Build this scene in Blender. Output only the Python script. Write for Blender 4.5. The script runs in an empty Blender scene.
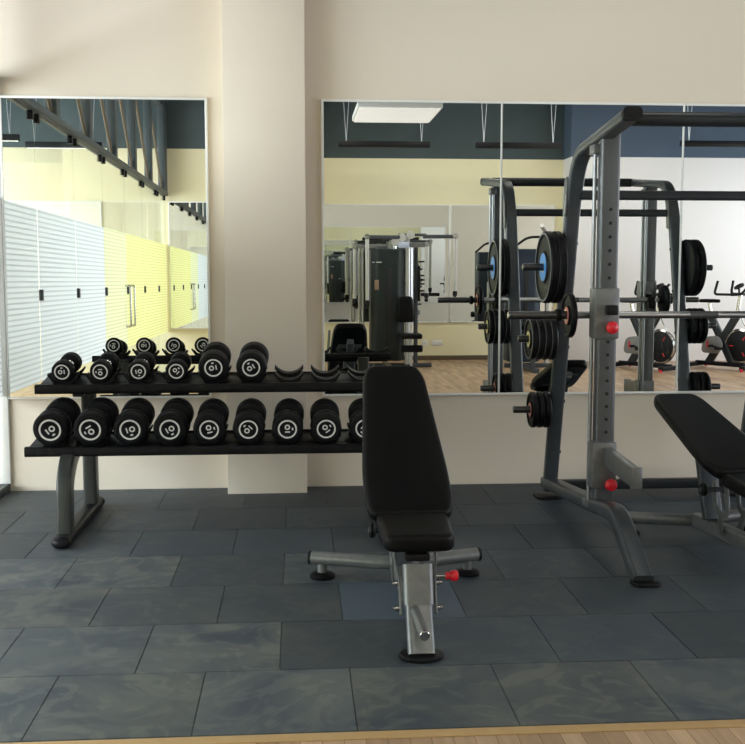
import bpy, bmesh, math, random
from mathutils import Vector, Matrix, Euler
random.seed(7)
SC = bpy.context.scene
COL = SC.collection
R = math.radians

# ---------------------------------------------------------------- materials
def mat(name, col, rough=.5, metal=0., spec=.5, coat=0., noise=None, bump=None, rvar=0.):
    """procedural principled; noise=(scale, amount, colour2), bump=(scale, strength)"""
    m = bpy.data.materials.new(name); m.use_nodes = True
    nt = m.node_tree; b = nt.nodes['Principled BSDF']
    b.inputs['Base Color'].default_value = (*col, 1)
    b.inputs['Roughness'].default_value = rough
    b.inputs['Metallic'].default_value = metal
    b.inputs['Specular IOR Level'].default_value = spec
    if coat:
        b.inputs['Coat Weight'].default_value = coat; b.inputs['Coat Roughness'].default_value = .15
    geo = nt.nodes.new('ShaderNodeTexCoord')
    if noise:
        n = nt.nodes.new('ShaderNodeTexNoise'); n.inputs['Scale'].default_value = noise[0]
        n.inputs['Detail'].default_value = 5
        nt.links.new(geo.outputs['Object'], n.inputs['Vector'])
        r = nt.nodes.new('ShaderNodeValToRGB')
        r.color_ramp.elements[0].position = .35; r.color_ramp.elements[0].color = (*col, 1)
        c2 = noise[2]
        a = noise[1]
        r.color_ramp.elements[1].position = .75
        r.color_ramp.elements[1].color = (*[col[i]*(1-a)+c2[i]*a for i in range(3)], 1)
        nt.links.new(n.outputs['Fac'], r.inputs['Fac'])
        nt.links.new(r.outputs['Color'], b.inputs['Base Color'])
        if rvar:
            mr = nt.nodes.new('ShaderNodeMapRange')
            mr.inputs['To Min'].default_value = rough-rvar; mr.inputs['To Max'].default_value = rough+rvar
            nt.links.new(n.outputs['Fac'], mr.inputs['Value'])
            nt.links.new(mr.outputs['Result'], b.inputs['Roughness'])
    if bump:
        n2 = nt.nodes.new('ShaderNodeTexNoise'); n2.inputs['Scale'].default_value = bump[0]
        n2.inputs['Detail'].default_value = 4
        nt.links.new(geo.outputs['Object'], n2.inputs['Vector'])
        bp = nt.nodes.new('ShaderNodeBump'); bp.inputs['Strength'].default_value = bump[1]
        bp.inputs['Distance'].default_value = .01
        nt.links.new(n2.outputs['Fac'], bp.inputs['Height'])
        nt.links.new(bp.outputs['Normal'], b.inputs['Normal'])
    return m

M = {}
M['wall'] = mat('wall_paint', (.73, .65, .53), .85, noise=(1.3, .25, (.74, .65, .58)), bump=(60, .05))
M['wall_back'] = mat('back_wall_paint', (.82, .75, .50), .85, noise=(1.1, .2, (.84, .78, .48)), bump=(60, .05))
M['wall_white'] = mat('white_wall_paint', (.80, .775, .76), .8, noise=(1.5, .15, (.86, .84, .86)), bump=(60, .04))
M['dark_paint_daylit'] = mat('dark_band_paint_daylit', (.060, .088, .130), .8, noise=(2.5, .5, (.075, .11, .16)), bump=(30, .1))  # dark paint with bluish daylight from the right put into its colour
M['dark_paint'] = mat('dark_ceiling_paint', (.055, .078, .080), .8, noise=(2.5, .5, (.07, .095, .10)), bump=(30, .1))
M['frame_white'] = mat('white_frame', (.82, .82, .78), .4, noise=(8, .1, (.7, .7, .68)))
M['rack_dark'] = mat('black_olive_powder_coat', (.030, .032, .029), .35, .1, spec=.35, noise=(30, .2, (.045, .046, .04)), bump=(400, .03))
M['charcoal'] = mat('deep_charcoal_coat', (.024, .028, .031), .36, .2, spec=.35, noise=(30, .2, (.035, .04, .042)), bump=(400, .03))
M['steel_mid'] = mat('mid_grey_powder_coat', (.105, .112, .118), .36, .4, noise=(30, .2, (.13, .14, .145)), bump=(400, .03))
M['steel_dark'] = mat('charcoal_powder_coat', (.062, .070, .078), .36, .3, spec=.4, noise=(30, .2, (.12, .13, .14)), bump=(400, .03))
M['steel_grey'] = mat('silver_grey_powder_coat', (.155, .16, .16), .38, .4, noise=(30, .2, (.36, .37, .36)), bump=(400, .03))
M['steel_black'] = mat('black_powder_coat', (.006, .006, .007), .42, .0, spec=.15, noise=(30, .3, (.03, .03, .03)), bump=(400, .03))
M['horn'] = mat('dark_steel_sleeve', (.10, .10, .10), .3, .9, noise=(40, .3, (.16, .16, .16)))
M['chrome'] = mat('chrome', (.62, .62, .62), .18, 1., noise=(40, .2, (.5, .5, .5)))
M['guide'] = mat('grey_guide_rod', (.32, .33, .34), .35, .6, noise=(80, .2, (.26, .27, .28)))
M['shaft'] = mat('brushed_steel', (.50, .51, .52), .28, 1., noise=(80, .2, (.4, .4, .4)))
M['knurl'] = mat('knurled_steel', (.09, .09, .09), .55, .8, noise=(300, .5, (.2, .2, .2)), bump=(900, .4))
M['rubber'] = mat('black_rubber', (.004, .004, .005), .48, spec=.17, noise=(25, .4, (.009, .009, .01)), bump=(300, .08))
M['plastic'] = mat('black_plastic', (.006, .006, .007), .5, spec=.25, noise=(25, .4, (.01, .01, .01)), bump=(200, .05))
M['vinyl'] = mat('black_vinyl', (.004, .004, .0045), .42, spec=.14, noise=(40, .4, (.006, .006, .0065)), bump=(500, .12))
M['mark_white'] = mat('white_print', (.78, .78, .76), .5, noise=(60, .15, (.6, .6, .6)))
M['red'] = mat('red_plastic', (.72, .012, .03), .32, coat=.2, noise=(20, .2, (.6, .01, .02)))
M['blue'] = mat('blue_print', (.06, .30, .75), .45, noise=(20, .2, (.1, .4, .8)))
M['yellow'] = mat('yellow_print', (.66, .58, .22), .45, noise=(20, .2, (.7, .65, .3)))
M['pink'] = mat('red_pink_print', (.75, .22, .18), .45, noise=(20, .2, (.8, .3, .25)))
M['green'] = mat('green_print', (.10, .50, .26), .45, noise=(20, .2, (.15, .6, .3)))
M['sticker'] = mat('faded_sticker', (.30, .12, .08), .5, noise=(60, .8, (.08, .22, .12)))
M['rim'] = mat('plate_rim_grey', (.22, .22, .215), .5, noise=(50, .3, (.3, .3, .3)))
M['shroud'] = mat('dark_shroud', (.012, .018, .017), .45, spec=.3, noise=(5, .3, (.03, .04, .045)))
M['shroud_blue'] = mat('dark_blue_shroud', (.016, .026, .042), .45, spec=.3, noise=(5, .3, (.03, .045, .07)))
M['tube_light'] = mat('light_grey_tube', (.50, .50, .47), .35, .3, noise=(30, .2, (.58, .58, .55)))
M['pulley'] = mat('pale_blue_plastic', (.42, .47, .60), .4, noise=(30, .2, (.5, .55, .66)))
M['lamp_black'] = mat('lamp_housing', (.006, .006, .007), .5, spec=.2, noise=(30, .3, (.01, .01, .01)))
M['truss'] = mat('truss_paint', (.060, .078, .082), .5, .2, noise=(10, .3, (.08, .1, .1)))
M['truss_light'] = mat('truss_diagonal_paint', (.15, .13, .09), .5, .1, noise=(10, .3, (.2, .17, .12)))
M['duct'] = mat('galvanised_duct', (.42, .44, .46), .4, .7, noise=(6, .4, (.5, .52, .54)))
M['edging'] = mat('oak_edging', (.42, .27, .12), .5, noise=(20, .4, (.5, .34, .17)))
M['baseboard'] = mat('brown_baseboard', (.10, .065, .035), .5, noise=(20, .3, (.14, .09, .05)))
M['socket'] = mat('socket_plastic', (.80, .79, .74), .4, noise=(20, .1, (.75, .74, .7)))
M['hole'] = mat('hole_dark', (.004, .004, .005), .7, noise=(20, .1, (.01, .01, .01)))

def emis(name, col, s):
    m = bpy.data.materials.new(name); m.use_nodes = True; nt = m.node_tree
    b = nt.nodes['Principled BSDF']; b.inputs['Base Color'].default_value = (*[c*.35 for c in col], 1)
    tc = nt.nodes.new('ShaderNodeTexCoord'); br = nt.nodes.new('ShaderNodeTexChecker')
    br.inputs['Scale'].default_value = 14
    br.inputs['Color1'].default_value = (*col, 1); br.inputs['Color2'].default_value = (*[c*.94 for c in col], 1)
    nt.links.new(tc.outputs['Object'], br.inputs['Vector'])
    nt.links.new(br.outputs['Color'], b.inputs['Emission Color'])
    b.inputs['Emission Strength'].default_value = s
    return m
M['lit_panel'] = emis('lit_diffuser', (1., .97, .90), .72)
M['lit_tube'] = emis('lit_tube', (1., .98, .93), 1.6)

def mirror_mat():
    m = mat('mirror_glass', (.86, .885, .865), .0, 1.)
    return m
M['mirror'] = mirror_mat()

def glass_mat():
    m = bpy.data.materials.new('partition_glass'); m.use_nodes = True; nt = m.node_tree
    nt.nodes.clear()
    o = nt.nodes.new('ShaderNodeOutputMaterial'); mx = nt.nodes.new('ShaderNodeMixShader')
    t = nt.nodes.new('ShaderNodeBsdfTransparent'); t.inputs['Color'].default_value = (.955, .970, .962, 1)
    g = nt.nodes.new('ShaderNodeBsdfGlossy'); g.inputs['Roughness'].default_value = .01
    g.inputs['Color'].default_value = (.95, 1, .97, 1)
    lw = nt.nodes.new('ShaderNodeLayerWeight'); lw.inputs['Blend'].default_value = .5
    pw = nt.nodes.new('ShaderNodeMath'); pw.operation = 'POWER'; pw.inputs[1].default_value = 5.
    f = nt.nodes.new('ShaderNodeMath'); f.operation = 'MULTIPLY_ADD'; f.inputs[1].default_value = .55; f.inputs[2].default_value = .02
    nt.links.new(lw.outputs['Facing'], pw.inputs[0]); nt.links.new(pw.outputs[0], f.inputs[0])
    nt.links.new(f.outputs[0], mx.inputs[0]); nt.links.new(t.outputs[0], mx.inputs[1])
    nt.links.new(g.outputs[0], mx.inputs[2]); nt.links.new(mx.outputs[0], o.inputs[0])
    return m
M['glass'] = glass_mat()

def film_mat(name, col):
    m = bpy.data.materials.new(name); m.use_nodes = True; nt = m.node_tree; nt.nodes.clear()
    N = nt.nodes.new; L = nt.links.new
    o = N('ShaderNodeOutputMaterial'); mx = N('ShaderNodeMixShader')
    t = N('ShaderNodeBsdfTransparent'); t.inputs['Color'].default_value = (.95, .97, .95, 1)
    d = N('ShaderNodeBsdfDiffuse'); d.inputs['Color'].default_value = (*col, 1)
    tr = N('ShaderNodeBsdfTranslucent'); tr.inputs['Color'].default_value = (*col, 1)
    ms = N('ShaderNodeMixShader'); ms.inputs[0].default_value = .55
    L(d.outputs[0], ms.inputs[1]); L(tr.outputs[0], ms.inputs[2])
    tc = N('ShaderNodeTexCoord'); sp = N('ShaderNodeSeparateXYZ'); L(tc.outputs['Object'], sp.inputs[0])
    a = N('ShaderNodeMath'); a.operation = 'MULTIPLY'; a.inputs[1].default_value = 1/.036; L(sp.outputs['Z'], a.inputs[0])
    fr = N('ShaderNodeMath'); fr.operation = 'FRACT'; L(a.outputs[0], fr.inputs[0])
    lt = N('ShaderNodeMapRange'); lt.inputs['From Min'].default_value = .60; lt.inputs['From Max'].default_value = .72; L(fr.outputs[0], lt.inputs[0])
    cm = N('ShaderNodeMix'); cm.data_type = 'RGBA'; cm.inputs[6].default_value = (*col, 1); cm.inputs[7].default_value = (*[c*.80 for c in col], 1)
    L(lt.outputs[0], cm.inputs[0]); L(cm.outputs[2], d.inputs['Color']); L(cm.outputs[2], tr.inputs['Color'])
    mx.inputs[0].default_value = .93; L(t.outputs[0], mx.inputs[1]); L(ms.outputs[0], mx.inputs[2]); L(mx.outputs[0], o.inputs[0])
    return m
M['film_white'] = film_mat('frosted_film_white', (.85, .865, .865))
M['film_yellow_bounce'] = film_mat('frosted_film_yellow_bounce', (.90, .885, .56))  # yellow bounce from the walls tinted into the film colour
M['film_cream_bounce'] = film_mat('frosted_film_cream_bounce', (.88, .88, .68))  # same film with a paler share of the yellow bounce tinted in

def mat_floor_tiles():
    m = bpy.data.materials.new('rubber_floor_tile'); m.use_nodes = True; nt = m.node_tree
    N = nt.nodes.new; L = nt.links.new; b = nt.nodes['Principled BSDF']
    at = N('ShaderNodeAttribute'); at.attribute_name = 'tile'
    tc = N('ShaderNodeTexCoord')
    # dusty blotches
    n1 = N('ShaderNodeTexNoise'); n1.inputs['Scale'].default_value = 2.2; n1.inputs['Detail'].default_value = 7; n1.inputs['Distortion'].default_value = 1.6
    n1.inputs['Roughness'].default_value = .55
    n2 = N('ShaderNodeTexNoise'); n2.inputs['Scale'].default_value = 4.5; n2.inputs['Detail'].default_value = 6; n2.inputs['Distortion'].default_value = 2.5
    n3 = N('ShaderNodeTexNoise'); n3.inputs['Scale'].default_value = 260; n3.inputs['Detail'].default_value = 2
    for n in (n1, n2, n3): L(tc.outputs['Object'], n.inputs['Vector'])
    ra = N('ShaderNodeValToRGB'); ra.color_ramp.elements[0].position = .34; ra.color_ramp.elements[1].position = .72
    L(n1.outputs['Fac'], ra.inputs['Fac'])
    rb = N('ShaderNodeValToRGB'); rb.color_ramp.elements[0].position = .51; rb.color_ramp.elements[1].position = .60
    L(n2.outputs['Fac'], rb.inputs['Fac'])
    ad = N('ShaderNodeMath'); ad.operation = 'MULTIPLY_ADD'; ad.inputs[1].default_value = .45
    L(rb.outputs['Color'], ad.inputs[0]); L(ra.outputs['Color'], ad.inputs[2])
    dm = N('ShaderNodeMath'); dm.operation = 'MULTIPLY'; sx = N('ShaderNodeSeparateXYZ'); L(at.outputs['Color'], sx.inputs[0])
    L(ad.outputs[0], dm.inputs[0]); L(sx.outputs['Y'], dm.inputs[1]); dm.use_clamp = True
    c = N('ShaderNodeMix'); c.data_type = 'RGBA'
    c.inputs[6].default_value = (.066, .096, .130, 1); c.inputs[7].default_value = (.245, .262, .240, 1)
    L(dm.outputs[0], c.inputs[0])
    hv = N('ShaderNodeHueSaturation'); L(c.outputs[2], hv.inputs['Color']); L(sx.outputs['X'], hv.inputs['Value'])
    L(hv.outputs['Color'], b.inputs['Base Color'])
    b.inputs['Roughness'].default_value = .55
    mr = N('ShaderNodeMapRange'); mr.inputs['To Min'].default_value = .48; mr.inputs['To Max'].default_value = .66
    L(n1.outputs['Fac'], mr.inputs['Value']); L(mr.outputs[0], b.inputs['Roughness'])
    bp = N('ShaderNodeBump'); bp.inputs['Strength'].default_value = .12; bp.inputs['Distance'].default_value = .004
    L(n3.outputs['Fac'], bp.inputs['Height']); L(bp.outputs['Normal'], b.inputs['Normal'])
    return m
M['tiles'] = mat_floor_tiles()

def mat_wood():
    m = bpy.data.materials.new('oak_strip_floor'); m.use_nodes = True; nt = m.node_tree
    N = nt.nodes.new; L = nt.links.new; b = nt.nodes['Principled BSDF']
    tc = N('ShaderNodeTexCoord'); mp = N('ShaderNodeMapping'); mp.inputs['Rotation'].default_value = (0, 0, R(90))
    L(tc.outputs['Object'], mp.inputs['Vector'])
    br = N('ShaderNodeTexBrick'); br.offset = .37; br.squash = 1
    br.inputs['Scale'].default_value = 1.; br.inputs['Mortar Size'].default_value = .0012
    br.inputs['Brick Width'].default_value = .36; br.inputs['Row Height'].default_value = .066
    br.inputs['Color1'].default_value = (.56, .38, .235, 1); br.inputs['Color2'].default_value = (.32, .20, .115, 1)
    br.inputs['Mortar'].default_value = (.16, .09, .04, 1)
    L(mp.outputs[0], br.inputs['Vector'])
    mp2 = N('ShaderNodeMapping'); mp2.inputs['Scale'].default_value = (40, 2.5, 1); L(tc.outputs['Object'], mp2.inputs['Vector'])
    n = N('ShaderNodeTexNoise'); n.inputs['Scale'].default_value = 1; n.inputs['Detail'].default_value = 6; L(mp2.outputs[0], n.inputs['Vector'])
    mx = N('ShaderNodeMix'); mx.data_type = 'RGBA'; mx.blend_type = 'OVERLAY'; mx.inputs[0].default_value = .35
    L(br.outputs['Color'], mx.inputs[6]); L(n.outputs['Fac'], mx.inputs[7]); L(mx.outputs[2], b.inputs['Base Color'])
    b.inputs['Roughness'].default_value = .38
    return m
M['wood'] = mat_wood()

# ---------------------------------------------------------------- mesh helpers
def rrect(w, h, r=.012, n=4):
    pts = []
    r = min(r, w/2-1e-4, h/2-1e-4)
    for cx, cy, a0 in ((w/2-r, h/2-r, 0), (-w/2+r, h/2-r, 90), (-w/2+r, -h/2+r, 180), (w/2-r, -h/2+r, 270)):
        for k in range(n+1):
            a = R(a0+90*k/n); pts.append((cx+r*math.cos(a), cy+r*math.sin(a)))
    return pts
def circ(r, n=16, ry=None):
    ry = ry or r
    return [(r*math.cos(2*math.pi*k/n), ry*math.sin(2*math.pi*k/n)) for k in range(n)]
def fillet(pts, rad, n=6):
    pts = [Vector(p) for p in pts]; out = [pts[0]]
    for i in range(1, len(pts)-1):
        a, b, c = pts[i-1], pts[i], pts[i+1]
        u = (a-b); v = (c-b); r = min(rad, u.length*.48, v.length*.48)
        p0 = b+u.normalized()*r; p1 = b+v.normalized()*r
        for k in range(n+1):
            t = k/n; out.append(p0*(1-t)**2+b*2*t*(1-t)+p1*t*t)
    out.append(pts[-1]); return out

class MB:
    def __init__(s): s.bm = bmesh.new()
    def box(s, lo, hi, bev=.004, seg=2, mtx=None):
        b = bmesh.new(); bmesh.ops.create_cube(b, size=1)
        c = [(lo[i]+hi[i])/2 for i in range(3)]; d = [hi[i]-lo[i] for i in range(3)]
        for v in b.verts: v.co = Vector([c[i]+v.co[i]*d[i] for i in range(3)])
        if bev: bmesh.ops.bevel(b, geom=b.edges[:], offset=min(bev, min(d)*.45), segments=seg, affect='EDGES', profile=.5)
        s._merge(b, mtx); return s
    def _merge(s, b, mtx=None):
        if mtx is not None: b.transform(mtx)
        me = bpy.data.meshes.new('tmp'); b.to_mesh(me); b.free(); s.bm.from_mesh(me); bpy.data.meshes.remove(me)
    def sweep(s, path, sec, ref=(1, 0, 0), cap=True, scale=None):
        """section x axis = ref (made perpendicular to the path), y axis = tangent x ref"""
        path = [Vector(p) for p in path]; ref = Vector(ref); rings = []
        n = len(path)
        for i, p in enumerate(path):
            if i == 0: t = path[1]-p
            elif i == n-1: t = p-path[i-1]
            else: t = (path[i+1]-p).normalized()+(p-path[i-1]).normalized()
            t.normalize(); x = ref-t*ref.dot(t)
            if x.length < 1e-4: x = t.orthogonal()
            x.normalize(); y = t.cross(x)
            k = scale[i] if scale else 1.
            rings.append([s.bm.verts.new(p+x*(a*k)+y*(b*k)) for a, b in sec])
        m = len(sec)
        for i in range(n-1):
            for j in range(m):
                s.bm.faces.new((rings[i][j], rings[i][(j+1) % m], rings[i+1][(j+1) % m], rings[i+1][j]))
        if cap:
            s.bm.faces.new(rings[0][::-1]); s.bm.faces.new(rings[-1])
        return s
    def tube(s, path, r, n=14, cap=True): return s.sweep(path, circ(r, n), (.31, .17, .93) if abs((Vector(path[-1])-Vector(path[0])).normalized().z) < .8 else (1, .1, 0), cap)
    def lathe(s, prof, origin, axis=(0, 0, 1), n=32, closed=False):
        """prof: list of (r, h) along the axis; closed joins last to first (ring solids)"""
        ax = Vector(axis).normalized(); x = ax.orthogonal().normalized(); y = ax.cross(x); o = Vector(origin); rings = []
        for r, h in prof:
            if r < 1e-6: rings.append([s.bm.verts.new(o+ax*h)])
            else: rings.append([s.bm.verts.new(o+ax*h+x*(r*math.cos(2*math.pi*k/n))+y*(r*math.sin(2*math.pi*k/n))) for k in range(n)])
        q = list(range(len(rings)-1)); pairs = [(i, i+1) for i in q]
        if closed: pairs.append((len(rings)-1, 0))
        for a, b in pairs:
            A, B = rings[a], rings[b]
            for k in range(n):
                k2 = (k+1) % n
                if len(A) == 1 and len(B) == 1: continue
                if len(A) == 1: s.bm.faces.new((A[0], B[k2], B[k]))
                elif len(B) == 1: s.bm.faces.new((A[k], A[k2], B[0]))
                else: s.bm.faces.new((A[k], A[k2], B[k2], B[k]))
        return s
    def cyl(s, p0, p1, r, n=20, bev=.002):
        p0 = Vector(p0); p1 = Vector(p1); L = (p1-p0).length; b = min(bev, r*.4, L*.4)
        return s.lathe([(0, 0), (r-b, 0), (r, b), (r, L-b), (r-b, L), (0, L)], p0, p1-p0, n)
    def prism(s, poly, a, b, axis='x', bev=.003, seg=2, mtx=None):
        """poly in the plane across axis (x: (y,z); y: (x,z); z: (x,y)), from a to b along it"""
        bb = bmesh.new()
        f = {'x': lambda p, t: (t, p[0], p[1]), 'y': lambda p, t: (p[0], t, p[1]), 'z': lambda p, t: (p[0], p[1], t)}[axis]
        A = [bb.verts.new(f(p, a)) for p in poly]; B = [bb.verts.new(f(p, b)) for p in poly]; n = len(poly)
        bb.faces.new(A[::-1]); bb.faces.new(B)
        for i in range(n): bb.faces.new((A[i], A[(i+1) % n], B[(i+1) % n], B[i]))
        bmesh.ops.recalc_face_normals(bb, faces=bb.faces[:])
        if bev:
            es = [e for e in bb.edges if len(e.link_faces) == 2 and e.calc_face_angle(0) > R(50)]
            bmesh.ops.bevel(bb, geom=es, offset=bev, segments=seg, affect='EDGES', profile=.5)
        s._merge(bb, mtx); return s
    def sphere(s, c, r, n=16, sq=(1, 1, 1)):
        b = bmesh.new(); bmesh.ops.create_uvsphere(b, u_segments=n, v_segments=n//2+2, radius=r)
        for v in b.verts: v.co = Vector([v.co[i]*sq[i]+c[i] for i in range(3)])
        s._merge(b); return s

def link(name, mb, m, parent=None, origin=None, smooth=35):
    """world-space mesh -> one object; origin = the thing's base"""
    bmesh.ops.recalc_face_normals(mb.bm, faces=mb.bm.faces[:])
    me = bpy.data.meshes.new(name); mb.bm.to_mesh(me); mb.bm.free()
    o = bpy.data.objects.new(name, me); COL.objects.link(o); me.materials.append(m)
    if smooth:
        for p in me.polygons: p.use_smooth = True
        me.set_sharp_from_angle(angle=R(smooth))
    base = Vector((0, 0, 0))
    if parent is not None:
        o.parent = parent; base = Vector(parent['_w'])
    elif origin is not None:
        base = Vector(origin); o.location = base
    if parent is not None: o['_w'] = list(base)
    else: o['_w'] = list(base)
    me.transform(Matrix.Translation(-base))
    return o
def links(name, mb, m, parent):
    """every separate piece of mb becomes a part of its own"""
    bm = mb.bm; seen = set(); out = []
    for v0 in list(bm.verts):
        if v0 in seen: continue
        st = [v0]; isl = []; seen.add(v0)
        while st:
            v = st.pop(); isl.append(v)
            for e in v.link_edges:
                w = e.other_vert(v)
                if w not in seen: seen.add(w); st.append(w)
        q = MB(); mp = {v: q.bm.verts.new(v.co) for v in isl}
        for f in {f for v in isl for f in v.link_faces}: q.bm.faces.new([mp[v] for v in f.verts])
        out.append(link(name, q, m, parent))
    bm.free(); return out
def tag(o, label, cat, group=None):
    o['label'] = label; o['category'] = cat
    if group: o['group'] = group
    return o
def thing(name, label, cat, loc=(0, 0, 0), group=None):
    o = bpy.data.objects.new(name, None); COL.objects.link(o); o.location = loc; o['_w'] = list(loc)
    o.empty_display_size = .1
    return tag(o, label, cat, group)
def struct(name, mb, m, parent=None):
    o = link(name, mb, m, parent)
    if parent is None: o['kind'] = 'structure'
    return o
def dup(root, loc, label=None, group=None, rotz=None):
    r = root.copy(); COL.objects.link(r); r.location = loc
    if rotz is not None: r.rotation_euler.z = rotz
    if label: r['label'] = label
    if group: r['group'] = group
    for ch in list(root.children):
        c = ch.copy(); COL.objects.link(c); c.parent = r
        for g in list(ch.children):
            d = g.copy(); COL.objects.link(d); d.parent = c
    return r

# ---------------------------------------------------------------- room
XL, XP, XR = -6.5, -1.86, 8.0       # far side of next room, glass partition, right wall
YF, YB, ZC = 6.67, -2.95, 4.0       # mirror wall, back wall, ceiling
WZ = -.012                          # wooden floor lies this much below the mat
DB = 3.115                           # dark paint starts here

struct('wall_front', MB().box((XL-.2, YF, WZ), (XR+.2, YF+.2, 3.32), 0), M['wall'])
struct('wall_front_upper', MB().box((XL-.2, YF, 3.32), (XR+.2, YF+.2, ZC+.1), 0), M['dark_paint'])
struct('wall_front_pillar', MB().box((-.443, 6.475, -.005), (.055, YF+.02, 3.6), .004), M['wall'])
JX, JY = -.45, -1.75                # the far wall steps forward on the left
struct('wall_back', MB().box((JX-.01, YB-.2, WZ), (4.17, YB, DB), 0), M['wall_back'])
struct('wall_back_upper', MB().box((JX-.01, YB-.2, DB), (4.17, YB, ZC+.1), 0), M['dark_paint'])
struct('wall_back_left', MB().box((XL-.2, YB-.2, WZ), (JX, JY, 3.19), .002), M['wall_back'])
struct('wall_back_left_upper', MB().box((XL-.2, YB-.2, 3.19), (JX, JY, ZC+.1), .002), M['dark_paint'])
struct('baseboard_back', MB().box((JX, YB, WZ), (4.17, YB+.012, WZ+.07), .002), M['baseboard'])
struct('wall_back_right', MB().box((4.17, YB-.2, WZ), (XR+.2, -2.5, DB), .004), M['wall_white'])
struct('wall_back_right_upper', MB().box((4.17, YB-.2, DB), (XR+.2, -2.5, ZC+.1), 0), M['dark_paint_daylit'])
struct('ceiling', MB().box((XL-.2, YB-.2, ZC), (XR+.2, YF+.2, ZC+.1), 0), M['dark_paint'])
struct('floor', MB().box((XL-.2, YB-.2, WZ-.1), (XR+.2, YF+.2, WZ), 0), M['wood'])

def window_wall(side, x0, x1, xf, y0, y1, z0, z1, idx):
    b = MB()
    b.box((x0, YB-.2, WZ), (x1, YF+.2, z0), 0); b.box((x0, YB-.2, z1), (x1, YF+.2, ZC+.1), 0)
    b.box((x0, YB-.2, z0), (x1, y0, z1), 0); b.box((x0, y1, z0), (x1, YF+.2, z1), 0)
    struct('wall_'+side, b, M['wall_white'])
    w = MB(); c = (x0+x1)/2; t = .06
    n = 5
    for k in range(n+1):
        y = y0+(y1-y0)*k/n; w.box((c-.04, max(y0, y-t/2), z0), (c+.04, min(y1, y+t/2), z1), .006)
    for z in (z0, (z0+z1)*.5, z1-t): w.box((c-.035, y0, z), (c+.035, y1, z+t), .006)
    fr = struct('window_%d' % idx, w, M['frame_white'])
    g = struct('pane', MB().box((c-.004, y0, z0), (c+.004, y1, z1), 0), M['glass'], fr)
window_wall('left', XL-.2, XL, XL, -2.2, 6.2, .5, 3.4, 1)
window_wall('right', XR, XR+.2, XR, -2.0, 6.0, .5, 3.2, 2)

# ---- rubber tile mat: running bond of half metre tiles, one mesh, each tile a bevelled block
def build_mat():
    bm = bmesh.new(); lay = bm.loops.layers.color.new('tile')
    S = .5035; y0 = 3.05; x_off = [.1745, -.0705]; rnd = random.Random(11)
    for r in range(8):
        ya = y0+r*S; yb = min(ya+S, YF-.004)
        if yb-ya < .04: continue
        off = x_off[r % 2]
        k0 = math.floor((XP+.02-off)/S)
        for k in range(k0, 12):
            xa = off+k*S; xb = xa+S
            xa = max(xa, XP+.03); xb = min(xb, 5.2)
            if xb-xa < .03: continue
            g = .0007
            b = bmesh.new(); bmesh.ops.create_cube(b, size=1)
            for v in b.verts:
                v.co = Vector(((xa+xb)/2+v.co.x*(xb-xa-2*g), (ya+yb)/2+v.co.y*(yb-ya-2*g), -.006+v.co.z*.0118))
            es = [e for e in b.edges if all(v.co.z > -.006 for v in e.verts)]
            bmesh.ops.bevel(b, geom=es, offset=.0016, segments=2, affect='EDGES')
            val = rnd.uniform(.97, 1.13); dust_light = rnd.uniform(.8, 1.15)*(1.35-.22*((xa+xb)/2+1.0))  # dust amount also carries the brighter window light on the left tiles
            if r == 0: val *= 1.06; dust_light = rnd.uniform(1.1, 1.5)
            if r >= 4: dust_light *= .7
            if abs((xa+xb)/2-.43) < .12 and r == 2: val, dust_light = 1.4, .12
            me = bpy.data.meshes.new('t'); l2 = b.loops.layers.color.new('tile')
            for f in b.faces:
                for lp in f.loops: lp[l2] = (min(val/2, 1), min(dust_light/2, 1), 0, 1)
            b.to_mesh(me); b.free(); bm.from_mesh(me); bpy.data.meshes.remove(me)
    mb = MB(); mb.bm.free(); mb.bm = bm
    o = link('rubber_floor_mat', mb, M['tiles'], None, (1, 4.8, 0), smooth=None)
    tag(o, 'dark slate rubber tile mat in running bond with dusty scuffs covering the exercise area', 'floor mat')
    return o
matobj = build_mat()
# tile attribute is halved for 8 bit storage -> double it in the material
nt = M['tiles'].node_tree
for n in list(nt.nodes):
    if n.type == 'ATTRIBUTE':
        d = nt.nodes.new('ShaderNodeVectorMath'); d.operation = 'SCALE'; d.inputs['Scale'].default_value = 2.
        outs = [l.to_socket for l in n.outputs['Color'].links]
        nt.links.new(n.outputs['Color'], d.inputs[0])
        for s_ in outs: nt.links.new(d.outputs[0], s_)
struct('trim_1', MB().prism([(3.046, -.001), (3.046, WZ), (3.012, WZ), (3.012, WZ+.004)], XP+.03, 5.2, 'x', .001), M['edging'])

# ---- mirrors
def mirror(name, x0, x1, y, z0, z1, label, left=True, right=True, facing=-1, lean=0., group=None):
    t = thing(name, label, 'mirror', ((x0+x1)/2, y, z0), group)
    d = .02*facing                          # glass stands off the wall by 2 cm
    ys = sorted((y, y+d))
    link('glass', MB().box((x0, ys[0], z0), (x1, ys[1], z1), .0015, 1), M['mirror'], t, smooth=None)
    if lean:
        g = t.children[0] if t.children else [o for o in bpy.data.objects if o.parent == t][0]
        for v in g.data.vertices:
            if v.co.y < -.01: v.co.y += math.tan(lean)*(v.co.z-(z1-z0))
    f = MB(); w = .012; e = sorted((y, y+d*1.35))
    f.box((x0-.002, e[0], z1-.002), (x1+.002, e[1], z1+w), .002)
    f.box((x0-.002, e[0], z0-w), (x1+.002, e[1], z0+.002), .002)
    if left: f.box((x0-w, e[0], z0-w), (x0+.003, e[1], z1+w), .002)
    if right: f.box((x1-.003, e[0], z0-w), (x1+w, e[1], z1+w), .002)
    links('edge_strip', f, M['frame_white'], t)
    if not right:
        s = MB(); s.box((x1-.0035, e[0], z0), (x1+.0035, e[1], z1), .001)
        link('joint_strip', s, M['frame_white'], t)
    return t
MY = 6.67
MZ0, MZ1 = .603, 2.452
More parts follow.
